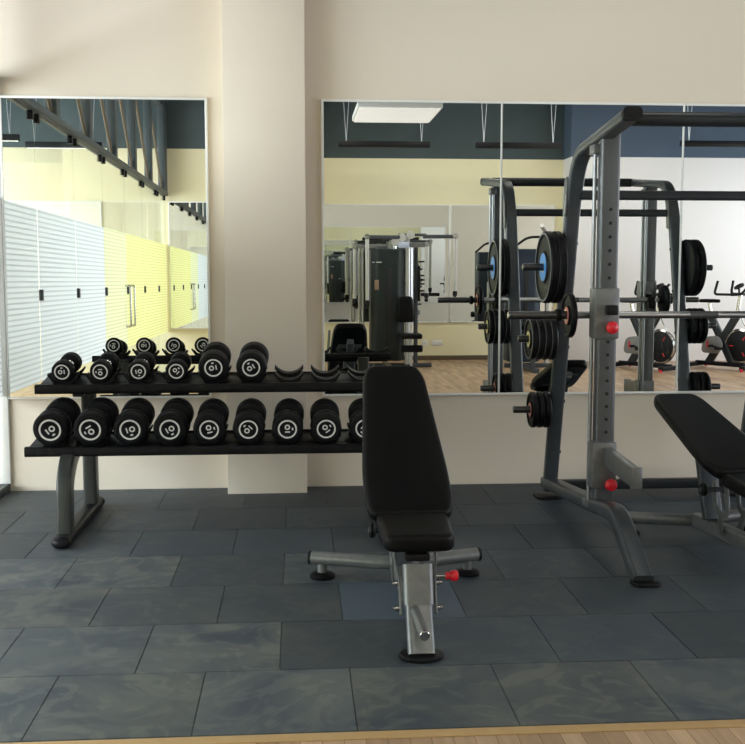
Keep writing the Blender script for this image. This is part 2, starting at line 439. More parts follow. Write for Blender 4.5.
mirror('wall_mirror', -1.805, -.562, MY, MZ0, MZ1, 'large wall mirror left of the pillar, behind the dumbbell rack', lean=R(.3))
G = 'mirror panels on the right of the pillar'
mirror('wall_mirror', .17, 1.302, MY, MZ0, MZ1, 'mirror panel directly right of the pillar, behind the incline bench', True, False, group=G)
mirror('wall_mirror', 1.309, 2.486, MY, MZ0, MZ1, 'mirror panel directly behind the barbell rack', False, False, group=G)
mirror('wall_mirror', 2.493, 3.67, MY, MZ0, MZ1, 'mirror panel at the right edge, beyond the barbell rack', False, True, group=G)
GB = 'mirror panels on the far wall'
mirror('wall_mirror', -1.80, -.50, JY, .66, 2.44, 'far wall mirror panel at the end of the glass partition', True, True, 1, group=GB)
mirror('wall_mirror', -.42, 2.37, YB, .59, 2.40, 'far wall mirror panel behind the multi gym tower', True, True, 1, group=GB)
mirror('wall_mirror', 2.40, 4.03, YB, .59, 2.40, 'far wall mirror panel behind the blue shrouded cable machine', True, True, 1, group=GB)
mirror('wall_mirror', -4.0, -2.75, JY, .66, 2.44, 'white edged mirror on the far wall of the next room', True, True, 1, group=GB)

# ---- glass partition on the left with striped film, top rail and open truss
joints = [YF, 5.62, 4.33, 3.03, 1.74, .45, -.85, JY]
ZR = 2.53
rail = MB(); rail.box((XP-.05, JY, ZR), (XP+.05, YF, ZR+.055), .006)
rail.box((XP-.045, JY+.01, ZR), (XP+.045, JY+.13, 3.80), .004)
struct('trim_2', rail, M['truss'])
sill = MB(); sill.box((XP-.03, JY, WZ), (XP+.03, YF, .05), .004)
struct('trim_3', sill, M['steel_dark'])
struct('trim_4', MB().box((XP-.028, YF-.028, .05), (XP+.04, YF-.001, ZR), .004), M['frame_white'])
for i in range(len(joints)-1):
    yb, ya = joints[i], joints[i+1]
    p = struct('wall_partition_%d' % (i+1), MB().box((XP-.006, ya+.004, .05), (XP+.006, yb-.004, ZR), 0), M['glass'])
    fm = M['film_white'] if ya > 2.9 else (M['film_cream_bounce'] if ya > 1.6 else M['film_yellow_bounce'])
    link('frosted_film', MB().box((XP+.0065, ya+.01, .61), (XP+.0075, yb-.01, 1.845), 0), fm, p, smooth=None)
    clip = MB()
    for y in (ya+.09, yb-.09): clip.box((XP-.02, y-.02, ZR-.07), (XP+.02, y+.02, ZR-.005), .003)
    links('clip', clip, M['steel_black'], p)
    if i:
        link('lock_fitting', MB().box((XP-.025, yb-.06, 1.19), (XP+.025, yb+.0-.01, 1.27), .004), M['steel_dark'], p)
    if i in (3, 4):
        h = MB(); yy = yb-.18 if i == 4 else ya+.1
        for s in (-1, 1):
            h.tube(fillet([(XP, yy, 1.28), (XP+.06*s, yy, 1.28), (XP+.06*s, yy, .84), (XP, yy, .84)], .02), .012)
        links('pull_handle', h, M['chrome'], p)
tr = MB()
zt = 3.72
tr.box((XP-.045, JY+.02, zt), (XP+.045, YF-.01, zt+.1), .004)
dg = MB()
yy = YF-.35; k = 0
posts = []
while yy > JY+.1: posts.append(yy); yy -= 1.30
for y in posts: tr.box((XP-.045, y-.06, ZR+.05), (XP+.045, y+.06, zt), .004)
for a, b in zip(posts, posts[1:]):
    dg.sweep([(XP, a, zt), (XP, b+.05, ZR+.1)], rrect(.028, .035, .006, 2), (1, 0, 0))
t2 = struct('trim_5', tr, M['truss']); struct('truss_diagonal', dg, M['truss_light'], t2)

# ---- hanging lights
def rods(mb, pts, z0, z1, r=.006):
    for x, y in pts: mb.cyl((x, y, z0), (x, y, z1), r, 8, .001)
def panel_light(x, y, lx, ly, z, label, mt, group):
    t = thing('panel_light', label, 'ceiling light', (x, y, z), group)
    f = MB(); f.prism([(x-lx/2, y-ly/2), (x+lx/2, y-ly/2), (x+lx/2, y+ly/2), (x-lx/2, y+ly/2)], z+.012, z+.07, 'z', .006)
    link('housing', f, M['frame_white'], t)
    link('diffuser', MB().box((x-lx/2+.02, y-ly/2+.02, z), (x+lx/2-.02, y+ly/2-.02, z+.013), .002), mt, t)
    r = MB(); rods(r, [(x+sx*lx*.33, y+sy*ly*.33) for sx in (-1, 1) for sy in (-1, 1)], z+.068, ZC, .018)
    links('hanger_rod', r, M['pulley'], t)
    return t
GP = 'suspended panel lights'
panel_light(1.07, 1.93, .88, 1.06, 3.05, 'white suspended square panel light seen at the top of the middle mirror', M['lit_panel'], GP)
M['fill_racks'] = emis('added_fill_racks', (1., .95, .86), 3.)  # glow of unseen panels added as fill above the racks
M['fill_far_wall'] = emis('added_fill_far_wall', (1., .94, .82), 11.5)  # glow of unseen panels added to brighten the far wall
M['fill_next_room'] = emis('added_fill_next_room', (1., .97, .90), 3.)  # glow of unseen panels added to brighten the next room
for x, y, z, m_, lb in ((-.9, 4.75, 3.6, 'fill_racks', 'added unseen fill panel above the dumbbell rack'), (2.2, 4.75, 3.6, 'fill_racks', 'added unseen fill panel above the barbell rack'),
        (.3, -.5, 3.9, 'fill_far_wall', 'added unseen fill panel behind the camera, nearest the partition'), (2.2, -.5, 3.9, 'fill_far_wall', 'added unseen fill panel before the multi gym tower'),
        (4.2, -.5, 3.9, 'fill_far_wall', 'added unseen fill panel before the spin bikes'),
        (-4., 5.3, 3.7, 'fill_next_room', 'added unseen fill panel in the next room by the mirror wall'), (-4., 2.9, 3.7, 'fill_next_room', 'added unseen fill panel in the middle of the next room'), (-4., .6, 3.7, 'fill_next_room', 'added unseen fill panel at the far end of the next room')):
    panel_light(x, y, .88, 1.06, z, lb, M[m_], GP)
GL = 'black linear pendant lamps'
def linear(x0, x1, y, z, label, lit=False):
    t = thing('linear_lamp', label, 'lamp', ((x0+x1)/2, y, z), GL)
    link('housing', MB().box((x0, y-.04, z+.004), (x1, y+.04, z+.085), .006), M['lamp_black'], t)
    link('diffuser', MB().box((x0+.02, y-.03, z), (x1-.02, y+.03, z+.006), .001), M['lit_tube'] if lit else M['lamp_black'], t)
    w = MB()
    for x in (x0+.12, x1-.12):
        w.cyl((x, y, z+.08), (x-.05, y, ZC), .005, 6, .001); w.cyl((x, y, z+.08), (x+.05, y, ZC), .005, 6, .001)
    links('suspension_wire', w, M['duct'], t)
linear(.60, 1.93, -1.9, 3.16, 'unlit black linear pendant in front of the far wall, left one in the middle mirror')
linear(2.6, 3.86, -1.9, 3.16, 'unlit black linear pendant in front of the far wall, crossing the mirror joint')
linear(5.5, 6.9, -1.5, 3.16, 'unlit black linear pendant before the white wall, at the right mirror edge')
linear(-4.6, -3.5, -.4, 3.1, 'lit linear pendant over the next room nearer the mirror wall', True)
linear(-3.6, -2.6, -1.1, 3.1, 'lit linear pendant over the next room nearer the far wall', True)
du = MB(); du.cyl((3.4, 3.0, 3.72), (7.6, -1.8, 3.72), .16, 24, .01)
struct('trim_6', du, M['duct'])
struct('trim_7', MB().tube([(1.6, .6, 3.85), (2.6, -2.0, 3.85)], .035), M['duct'])

for x, lbl in ((2.0, 'small white wall socket, left of the pair low on the far wall'), (2.19, 'wide white double wall socket low on the far wall')):
    w = .045 if x < 2.1 else .085
    t = thing('wall_socket', lbl, 'socket', (x, YB, .26), 'sockets low on the far wall')
    link('face_plate', MB().box((x-w, YB, .215), (x+w, YB+.012, .305), .003), M['socket'], t)
    h = MB()
    for dx in ((0,) if w < .06 else (-.04, .04)):
        h.cyl((x+dx-.012, YB+.011, .26), (x+dx-.012, YB+.0128, .26), .005, 10); h.cyl((x+dx+.012, YB+.011, .26), (x+dx+.012, YB+.0128, .26), .005, 10)
    links('pin_hole', h, M['hole'], t)

# ---------------------------------------------------------------- dumbbell rack
TILT = R(7.5)
RX0, RX1 = -1.415, .655
def tray_pt(y0, z0, u, w): return (y0+u*math.cos(TILT)-w*math.sin(TILT), z0+u*math.sin(TILT)+w*math.cos(TILT))
TRAYS = {'upper': (5.705, .772), 'lower': (5.455, .473)}
SLOT = {'upper': [-1.274+.2042*k for k in range(10)], 'lower': [-1.277+.2035*k for k in range(10)]}
SLOT['upper'] = [x for x in SLOT['upper'] if x < .60]
SLOT['lower'] = [x for x in SLOT['lower'] if x < .60]
rk = thing('dumbbell_rack', 'black two-tier dumbbell rack standing in front of the left mirror and pillar', 'dumbbell rack', (-.37, 5.75, 0))
for nm, (y0, z0) in TRAYS.items():
    b = MB(); D = .29
    # tray section: rounded front lip, bed, rear lip
    P = lambda u, w: tray_pt(y0, z0, u, w)
    b.prism([P(0, 0), P(0, -.012), P(D, -.012), P(D, 0)], RX0+.01, RX1-.01, 'x', .001)
    yc, zc = tray_pt(y0, z0, 0, -.014)
    b.sweep([(RX0, yc, zc), (RX1, yc, zc)], rrect(.05, .052, .014), (0, 1, 0))
    yc, zc = tray_pt(y0, z0, D, -.016)
    b.sweep([(RX0, yc, zc), (RX1, yc, zc)], rrect(.035, .045, .012), (0, 1, 0))
    sh = link('shelf', b, M['steel_black'], rk)
    for x in SLOT[nm]:
        for u0, u1 in ((.035, .095), (.19, .25)):
            c = MB()
            n = 10; hw = .078; rr = .094
            arc = [(hw*2*k/n-hw) for k in range(n+1)]
            top = [(a, .018+rr-math.sqrt(max(rr*rr-a*a, 0))) for a in arc]
            top = [(a, min(w, .062)) for a, w in top]
            poly = [(-hw*.62, 0.0005), (-hw-.004, top[0][1]-.012)]+top+[(hw+.004, top[-1][1]-.012), (hw*.62, .0005)]
            mt = Matrix.Translation((x, y0, z0)) @ Matrix.Rotation(TILT, 4, 'X')
            c.prism(poly, u0, u1, 'y', .002, 1, mt)
            link('saddle', c, M['plastic'], sh)
for lx in (-1.197, .46):
    lg = MB(); sec = rrect(.075, .105, .016)
    lg.sweep(fillet([(lx, 5.345, .05), (lx, 5.365, .33), (lx, 5.50, .435), (lx, 5.62, .47)], .14, 8), sec, (1, 0, 0))
    lg.sweep([(lx, 6.03, .05), (lx, 6.03, .79)], rrect(.075, .10, .016), (1, 0, 0))
    lg.sweep([(lx, 5.55, .43), (lx, 6.03, .47)], rrect(.06, .05, .01), (1, 0, 0))
    lg.sweep([(lx, 5.74, .735), (lx, 6.06, .765)], rrect(.06, .05, .01), (1, 0, 0))
    lo = link('leg', lg, M['rack_dark'], rk)
    ft = MB(); ft.sweep([(lx, 5.23, .032), (lx, 6.18, .032)], rrect(.085, .058, .02), (1, 0, 0))
    ft.sphere((lx, 5.235, .033), .05, 16, (.98, .9, .64)); ft.sphere((lx, 6.175, .033), .05, 16, (.98, .9, .64))
    link('foot_rail', ft, M['steel_black'], lo)

def make_dumbbell(r, hl, grip, ringr, seed):
    """built along +Y at the origin: front face at y=0"""
    rn = random.Random(seed)
    t = thing('dumbbell', '-', 'dumbbell', (0, 0, 0))
    L = 2*hl+grip
    hd = MB(); hd.cyl((0, hl-.01, 0), (0, hl+grip+.01, 0), .0165, 16)
    hd.lathe([(.0, 0), (.024, 0), (.026, .006), (.017, .016), (0, .016)], (0, hl-.001, 0), (0, 1, 0), 16)
    hd.lathe([(.0, 0), (.024, 0), (.026, .006), (.017, .016), (0, .016)], (0, hl+grip+.001, 0), (0, -1, 0), 16)
    link('handle', hd, M['chrome'], t)
    for y, s in ((0, 1), (L, -1)):
        h = MB(); b = .018*r/.08
        h.lathe([(0, .004), (ringr+.006, .004), (ringr+.010, 0), (r-b, 0), (r-b*.3, b*.35), (r, b), (r, hl*.42), (r-.004, hl*.46), (r-.004, hl*.54), (r, hl*.58), (r, hl-b), (r-b*.3, hl-b*.35), (r-b, hl), (0, hl)], (0, y, 0), (0, s, 0), 40)
        ho = link('head', h, M['rubber'], t)
        g = MB(); wd = ringr*.16
        g.lathe([(ringr-wd, .0042), (ringr-wd, .001), (ringr, .001), (ringr, .0042)], (0, y, 0), (0, s, 0), 40, True)
        link('white_ring', g, M['mark_white'], ho)
        # weight mark: small loop with strokes at a chance angle, as the heads roll in their saddles
        k = MB(); a = rn.uniform(0, 6.28); q = ringr*.60
        rot = Matrix.Rotation(a, 4, 'Y')
        k.lathe([(q*.26, .0046), (q*.26, .0015), (q*.48, .0015), (q*.48, .0046)], rot @ Vector((q*.35, 0, 0))+Vector((0, y, 0)), (0, s, 0), 20, True)
        yy = sorted((y+s*.0015, y+s*.0046))
        k.box((-q*.62, yy[0], -q*.45), (-q*.40, yy[1], q*.45), .0004, 1, Matrix.Translation((0, 0, 0)) @ rot)
        k.box((-q*.2, yy[0], -q*1.02), (q*.25, yy[1], -q*.78), .0004, 1, rot)
        link('weight_mark', k, M['mark_white'], ho)
    return t
ORD = ['first', 'second', 'third', 'fourth', 'fifth', 'sixth', 'seventh', 'eighth', 'ninth']
def place_db(shelf, k, r, hl, grip, ringr, label, group, seed):
    t = make_dumbbell(r, hl, grip, ringr, seed)
    y0, z0 = TRAYS[shelf]; L = 2*hl+grip
    yc, zc = tray_pt(y0, z0, .148-L/2, .0185+r)
    t.location = (SLOT[shelf][k], yc, zc); t.rotation_euler = (TILT, 0, R(random.uniform(-1.5, 1.5)))
    t['label'] = label; t['group'] = group
for k, r in enumerate([.091, .090, .088, .087, .084, .083, .082, .081, .081]):
    place_db('lower', k, r, .120, .115, [.057, .056, .054, .053, .051, .05, .05, .05, .05][k],
             'large black rubber dumbbell with white ring, %s from the left on the lower shelf' % ORD[k] if k else 'largest black rubber dumbbell, leftmost on the lower shelf',
             'dumbbells on the lower shelf', 20+k)
for k in range(4):
    place_db('upper', k, .058, .075, .12, .041,
             ['small black dumbbell at the left end of the upper shelf', 'small black dumbbell, second from the left on the upper shelf',
              'small black dumbbell, third from the left on the upper shelf', 'small black dumbbell beside the first big one on the upper shelf'][k],
             'dumbbells on the upper shelf', 50+k)
for k in (4, 5):
    place_db('upper', k, .083, .110, .115, .049,
             'big black dumbbell next to the small ones on the upper shelf' if k == 4 else 'big black dumbbell in front of the pillar, beside the empty saddles',
             'dumbbells on the upper shelf', 60+k)

# ---------------------------------------------------------------- adjustable benches
def pad(outline, th, mtx, rnd=.022):
    b = MB(); b.prism(outline, 0, th, 'z', rnd, 4, mtx); return b
def smooth_outline(pts, r=.03):
    n = len(pts); out = []
    for i in range(n):
        a, b, c = Vector((*pts[i-1], 0)), Vector((*pts[i], 0)), Vector((*pts[(i+1) % n], 0))
        u, v = a-b, c-b; q = min(r, u.length*.45, v.length*.45)
        p0, p1 = b+u.normalized()*q, b+v.normalized()*q
        for k in range(6):
            t = k/5; p = p0*(1-t)**2+b*2*t*(1-t)+p1*t*t; out.append((p.x, p.y))
    return out
def make_bench(loc, ang, label):
    X, Y, _ = loc
    t = thing('incline_bench', label, 'weight bench', loc, 'adjustable benches')
    W = lambda x, y, z: (X+x, Y+y, z)
    TR = Matrix.Translation((X, Y, 0))
    # seat pad
    so = smooth_outline([(-.127, -.165), (.137, -.165), (.148, .165), (-.137, .165)], .05)
    link('seat', pad(so, .068, TR @ Matrix.Translation((0, -.21, .372)) @ Matrix.Rotation(R(4), 4, 'X')), M['vinyl'], t)
    # backrest pad: hinge just behind the seat
    H = Matrix.Translation((0, -.045, .418)) @ Matrix.Rotation(ang, 4, 'X')
    bo = smooth_outline([(-.158, -.035), (.164, -.035), (.180, .06), (.176, .22), (.136, .80), (.105, .88), (-.118, .88), (-.146, .80), (-.178, .22), (-.176, .06)], .05)
    bk = link('backrest', pad(bo, .06, TR @ H), M['vinyl'], t)
    fr = MB()
    def HB(y, z, x=0): return (TR @ H) @ Vector((x, y, z))
    fr.sweep([HB(.02, -.028), HB(.72, -.028)], rrect(.06, .05, .01), (1, 0, 0))
    for y in (.15, .6): fr.box((-.10, y-.03, -.007), (.10, y+.03, -.0005), .002, 1, TR @ H)
    link('backrest_frame', fr, M['steel_grey'], t)
    # front leg with foot plate
    fl = MB()
    fl.sweep(fillet([W(0, -.475, .012), W(0, -.37, .17), W(0, -.335, .29)], .08), rrect(.098, .055, .016), (1, 0, 0))
    fl.sweep([W(0, -.372, .165), W(0, -.325, .306)], rrect(.112, .074, .02), (1, 0, 0))
    lo = link('front_leg', fl, M['steel_grey'], t)
    fp = MB(); fp.lathe([(0, 0), (.080, 0), (.082, .004), (.082, .012), (.078, .016), (0, .016)], W(0, -.465, .0005), (0, 0, 1), 32)
    for v in fp.bm.verts: v.co.y = (Y-.465)+(v.co.y-(Y-.465))*.78
    link('foot_plate', fp, M['steel_black'], lo)
    cp = MB(); cp.box((-.046, -.03, .322), (.046, .03, .35), .006, 2, Matrix.Translation((X, Y-.318, 0)))
    cp.box((-.035, -.026, .346), (.035, .026, .386), .004, 2, Matrix.Translation((X, Y-.30, 0)))
    link('seat_carrier', cp, M['steel_black'], lo)
    # spine and rear crossbar
    sp = MB(); sp.sweep(fillet([W(0, -.34, .14), W(0, -.12, .115), W(0, .46, .088)], .08), rrect(.062, .075, .014), (1, 0, 0))
    link('spine', sp, M['steel_grey'], t)
    cb = MB(); cb.sweep(fillet([W(-.385, .565, .090), W(0, .455, .085), W(.385, .565, .090)], .1), circ(.031, 18), (0, 1, 0))
    co = link('rear_crossbar', cb, M['steel_grey'], t)
    for s in (-1, 1):
        f = MB(); f.cyl(W(s*.335, .552, .012), W(s*.335, .552, .085), .022); link('foot_stem', f, M['steel_grey'], co)
        f = MB(); f.lathe([(0, 0), (.056, 0), (.058, .004), (.058, .012), (.05, .02), (.024, .026), (0, .026)], W(s*.335, .552, .0005), (0, 0, 1), 28)
        link('rubber_foot', f, M['rubber'], co)
        e = MB(); e.cyl(W(s*.38, .5635, .090), W(s*.395, .5675, .090), .0315); link('end_cap', e, M['plastic'], co)
    # side link plates with bolts
    for s in (-1, 1):
        pl = MB()
        pl.sweep(fillet([W(s*.066, -.37, .13), W(s*.066, -.33, .235), W(s*.078, -.25, .30), W(s*.078, -.24, .375)], .05), rrect(.008, .04, .003, 2), (1, 0, 0))
        po = link('link_plate', pl, M['steel_grey'], t)
        bb = MB()
        for y, z in ((-.36, .15), (-.325, .235)):
            bb.lathe([(0, 0), (.011, 0), (.011, .016), (.007, .016), (.007, .026), (0, .026)], W(s*.067, y, z), (s, 0, 0), 12)
        links('bolt', bb, M['chrome'], po)
        # ladder bracket for the backrest: open U plate
        u = MB(); u.sweep(fillet([W(s*.06, .02, .37), W(s*.06, -.01, .23), W(s*.06, .06, .21), W(s*.06, .12, .23), W(s*.06, .15, .36)], .06), rrect(.01, .035, .003, 2), (1, 0, 0))
        u.sweep([W(s*.06, .065, .21), W(s*.05, .09, .11)], rrect(.01, .045, .003, 2), (1, 0, 0))
        link('ladder_bracket', u, M['steel_grey'], t)
    # strut from the backrest down to the spine
    a = HB(.46, -.045); st = MB()
    st.sweep([a, W(0, .27, .135)], rrect(.10, .045, .012), (1, 0, 0))
    link('support_strut', st, M['steel_dark'], t)
    # pull pin with red knob
    pn = MB(); pn.cyl(W(.045, -.30, .252), W(.12, -.30, .252), .008, 12)
    po = link('pull_pin', pn, M['chrome'], t)
    kn = MB(); kn.lathe([(0, 0), (.013, 0), (.015, .006), (.013, .014), (.019, .022), (.022, .034), (.019, .046), (.008, .05), (0, .05)], W(.110, -.30, .252), (1, 0, 0), 20)
    link('red_knob', kn, M['red'], po)
    # transport handle
    hh = MB(); hh.tube([W(-.018, -.385, .16), W(-.004, -.585, .128)], .018, 16); ho = link('transport_handle', hh, M['steel_grey'], t)
    c2 = MB(); c2.cyl(W(-.0042, -.583, .1284), W(-.0033, -.597, .1262), .0186); link('end_cap', c2, M['chrome'], ho)
    # roller at the hinge
    ro = MB(); ro.cyl(W(-.155, .10, .33), W(.155, .10, .33), .012, 12); r0 = link('hinge_axle', ro, M['steel_dark'], t)
    for s in (-1, 1):
        w = MB(); w.cyl(W(s*.125, .10, .33), W(s*.152, .10, .33), .032, 20, .008); link('roller', w, M['rubber'], r0)
    return t
make_bench((.44, 4.10, 0), R(34.9), 'black and silver incline bench with upright backrest in the middle of the mat')
b2 = make_bench((2.12, 4.79, 0), R(16.6), 'black bench with flatter backrest under the barbell, cut by the right edge')
b2.rotation_euler.z = R(3.2)

# ---------------------------------------------------------------- barbell rack
LX, RX = 1.545, 2.755
rc = thing('barbell_rack', 'charcoal barbell rack with plate horns in front of the right mirror', 'power rack', ((LX+RX)/2, 5.5, 0))
def tubeY(z): return 6.225-(6.225-5.78)*z/1.845
for X, s in ((LX, -1), (RX, 1)):
    b = MB()
    b.sweep(fillet([(X, 6.225, .05), (X, tubeY(1.80), 1.80), (X, 5.66, 2.03), (X, 5.10, 2.085), (X, 4.80, 2.115)], .16, 8), rrect(.085, .058, .018), (1, 0, 0))
    fo = link('rear_upright', b, M['steel_dark'], rc)
    link('end_cap', MB().sweep([(X, 4.803, 2.1147), (X, 4.77, 2.118)], rrect(.090, .062, .02), (1, 0, 0)), M['plastic'], fo)
    gp = MB()
    gp.prism(smooth_outline([(5.775, 1.70), (5.83, 1.70), (5.80, 1.90), (5.74, 1.92)], .02), X-.05, X-.043, 'x', .001)
    link('gusset_plate', gp, M['steel_grey'], fo)
    b = MB(); b.sweep(fillet([(X, 6.27, .088), (X, 5.16, .19), (X-.006, 4.84, .235), (X-.008, 4.45, .012)], .11, 8), rrect(.092, .07, .018), (1, 0, 0))
    bo = link('base_tube', b, M['steel_dark'], rc)
    f = MB(); f.prism(smooth_outline([(X-.062, 4.385), (X+.062, 4.385), (X+.062, 4.495), (X-.062, 4.495)], .04), .0005, .014, 'z', .004)
    f.prism(smooth_outline([(X-.085, 6.16), (X+.085, 6.16), (X+.085, 6.33), (X-.085, 6.33)], .04), .0005, .014, 'z', .004)
    links('foot_plate', f, M['steel_black'], bo)
    b = MB(); b.sweep([(X+.022, 5.2, .17), (X+.022, 5.2, 2.075)], rrect(.098, .075, .014), (1, 0, 0))
    po = link('post', b, M['steel_mid'], rc)
    h = MB()
    for z in [1.36+.0685*k for k in range(6)]+[.575+.066*k for k in range(8)]:
        h.cyl((X+.024, 5.1628, z), (X+.024, 5.158, z), .0085, 12, .0005)
    links('adjustment_hole', h, M['hole'], po)
    g = MB()
    g.cyl((X-.042, 5.225, .20), (X-.042, 5.225, 1.99), .010, 14); g.cyl((X-.03, 5.27, .20), (X-.03, 5.27, 2.02), .010, 14)
    go = links('guide_rod', g, M['guide'], rc)[0]
    for z0, z1 in ((1.98, 2.03), (.17, .21)):
        link('rod_mount', MB().box((X-.056, 5.205, z0), (X-.008, 5.29, z1), .006), M['steel_grey'], go)
    # hook carriage
    c = MB(); c.box((X-.052, 5.145, 1.052), (X+.077, 5.25, 1.31), .01)
    co = link('hook_carriage', c, M['steel_grey'], rc)
    k = MB(); k.prism([(5.248, 1.10), (5.345, 1.10), (5.345, 1.19), (5.325, 1.19), (5.325, 1.148), (5.275, 1.148), (5.275, 1.21), (5.248, 1.21)], X-.02, X+.03, 'x', .003)
    link('bar_hook', k, M['steel_black'], co)
    k = MB(); k.box((X+.0, 5.09, 1.175), (X+.055, 5.146, 1.225), .008); link('hook_pad', k, M['plastic'], co)
    k = MB(); k.lathe([(0, 0), (.014, 0), (.014, .012), (.026, .018), (.032, .032), (.030, .046), (.018, .056), (0, .058)], (X+.03, 5.146, 1.112), (0, -1, 0), 24)
    link('red_knob', k, M['red'], co)
    # spotter arm
    c = MB(); c.box((X-.05, 5.14, .285), (X+.078, 5.25, .525), .01)
    co = link('spotter_sleeve', c, M['steel_grey'], rc)
    k = MB(); k.sweep([(X+.034, 5.145, .452), (X+.034, 4.71, .428)], rrect(.046, .095, .008), (1, 0, 0)); ao = link('spotter_arm', k, M['steel_grey'], co)
    k = MB(); k.box((X+.008, 4.694, .374), (X+.062, 4.712, .480), .004); link('end_plate', k, M['steel_grey'], co)
    k = MB(); k.lathe([(0, 0), (.014, 0), (.014, .012), (.026, .018), (.032, .032), (.030, .046), (.018, .056), (0, .058)], (X+.04, 5.141, .312), (0, -1, 0), 24)
    link('red_knob', k, M['red'], co)
    for z in (1.417, 1.0, .57):
        y = tubeY(z)
        k = MB(); k.cyl((X+s*.040, y, z), (X+s*.262, y, z), .021, 20, .003)
        ko = link('plate_horn', k, M['horn'], rc)
        k = MB(); k.lathe([(.0212, .0425), (.034, .0425), (.034, .0465), (.0212, .0465)], (X, y, z), (s, 0, 0), 20, True); link('horn_collar', k, M['steel_dark'], ko)
    bl = MB()
    for z in (.30, .62, .95, 1.25, 1.55):
        bl.cyl((X+.034*-s, tubeY(z), z), (X-.047*s, tubeY(z), z), .011, 10)
    links('bolt', bl, M['steel_black'], fo)
k = MB(); k.cyl((LX+.03, 4.885, 2.108), (RX-.03, 4.885, 2.108), .034, 24); link('front_top_beam', k, M['charcoal'], rc)
k = MB(); k.sweep([(LX+.03, 5.765, 1.815), (RX-.03, 5.765, 1.815)], rrect(.052, .052, .012), (0, 1, 0)); link('rear_top_beam', k, M['charcoal'], rc)
k = MB(); k.sweep([(LX+.03, 6.24, .078), (RX-.03, 6.24, .078)], rrect(.06, .06, .012), (0, 1, 0)); link('rear_bottom_beam', k, M['charcoal'], rc)

def make_plate(r, th, hub, big):
    """weight plate along +X at the origin; x=0 the inner face, x=th the outer face"""
    t = thing('weight_plate', '-', 'weight plate', (0, 0, 0))
    hole = .0225; b = MB()
    rim = r*.90
    b.lathe([(hole, 0), (r*.86, 0), (r-.006, .003), (r, .009), (r, th-.008), (r-.006, th-.001), (rim, th), (rim-.01, th-.009), (r*.46, th-.009), (r*.42, th), (hole, th)], (0, 0, 0), (1, 0, 0), 48, True)
    bo = link('disc', b, M['rubber'], t)
    b = MB(); b.lathe([(rim+.002, th-.002), (r*.955, th-.002), (r*.955, th+.0008), (rim+.002, th+.0008)], (0, 0, 0), (1, 0, 0), 48, True)
    if big or hub is M['yellow']: link('rim_band', b, M['rim'], bo)
    else: b.bm.free()
    b = MB(); b.lathe([(hole+.008, th-.002), (r*.39, th-.002), (r*.39, th+.001), (hole+.008, th+.001)], (0, 0, 0), (1, 0, 0), 40, True)
    link('hub_print', b, hub, bo)
    b = MB(); b.lathe([(hole, th-.004), (hole+.007, th-.004), (hole+.007, th+.0016), (hole, th+.0016)], (0, 0, 0), (1, 0, 0), 32, True)
    link('bore_ring', b, M['chrome'], bo)
    return t
def flip(o): o.rotation_euler.z = math.pi
def stack(side, zs, r, th, n, hub, big, where, gid):
    X = LX if side < 0 else RX; y = tubeY(zs); proto = make_plate(r, th, hub, big)
    for k in range(n):
        x = X+side*(.0475+k*(th+.003))
        o = proto if k == 0 else dup(proto, (0, 0, 0))
        o.location = (x, y, zs-.0013)
        if side < 0: flip(o)
        pos = 'outermost' if k == n-1 else ('innermost' if k == 0 else ('%s from the upright' % ORD[k]))
        o['label'] = '%s, %s' % (where, pos); o['group'] = gid
stack(-1, 1.417, .205, .047, 2, M['blue'], True, 'big black plate with blue hub on the top left horn', 'plates on the top left horn')
stack(-1, 1.0, .122, .036, 4, M['yellow'], False, 'medium black plate with yellow hub on the middle left horn', 'plates on the middle left horn')
stack(-1, .57, .108, .036, 3, M['pink'], False, 'small black plate with red hub on the lowest left horn', 'plates on the lowest left horn')
stack(1, 1.417, .205, .047, 2, M['green'], True, 'big plate with green hub on the mirrored top right horn', 'plates on the top right horn')
stack(1, 1.0, .128, .036, 3, M['blue'], False, 'medium plate on the mirrored middle right horn', 'plates on the middle right horn')
stack(1, .57, .108, .036, 3, M['pink'], False, 'small plate on the mirrored lowest right horn', 'plates on the lowest right horn')

BYY, BZ = 5.30, 1.1675
bb = thing('barbell', 'steel barbell resting across the rack hooks', 'barbell', (2.1, BYY, BZ))
XA, XB = 1.085, 3.15
k = MB(); k.cyl((1.43, BYY, BZ), (2.845, BYY, BZ), .0190, 20); so = link('shaft', k, M['shaft'], bb)
k = MB(); k.cyl((2.04, BYY, BZ), (2.19, BYY, BZ), .0195, 20, .0003); link('centre_knurl', k, M['knurl'], so)
for x0, x1, cx in ((XA, 1.435, 1.432), (2.838, XB, 2.841)):
    k = MB(); k.cyl((x0, BYY, BZ), (x1, BYY, BZ), .0212, 24, .003); s0 = link('sleeve', k, M['horn'], bb)
    k = MB(); e = x0 if x0 == XA else x1; d = -.003 if x0 == XA else .003
    k.cyl((e, BYY, BZ), (e+d, BYY, BZ), .017, 20, .001); link('end_cap', k, M['chrome'], s0)
    k = MB(); k.cyl((cx-.008, BYY, BZ), (cx+.008, BYY, BZ), .031, 24, .003); link('sleeve_stop', k, M['steel_black'], s0)
    k = MB(); kx = 1.345 if x0 == XA else 2.925
    k.lathe([(.0214, -.012), (.031, -.012), (.033, -.008), (.033, .008), (.031, .012), (.0214, .012)], (kx, BYY, BZ), (1, 0, 0), 24, True); link('spring_collar', k, M['steel_black'], s0)
p = make_plate(.116, .034, M['pink'], False); flip(p); p.location = (1.4225, BYY, BZ-.0013); p['label'] = 'small black plate with red hub loaded on the left end of the barbell'; p['group'] = 'plates on the barbell'
p = dup(p, (2.856, BYY, BZ-.0013), 'small black plate loaded on the far right end of the barbell, seen in the mirror', rotz=0.)

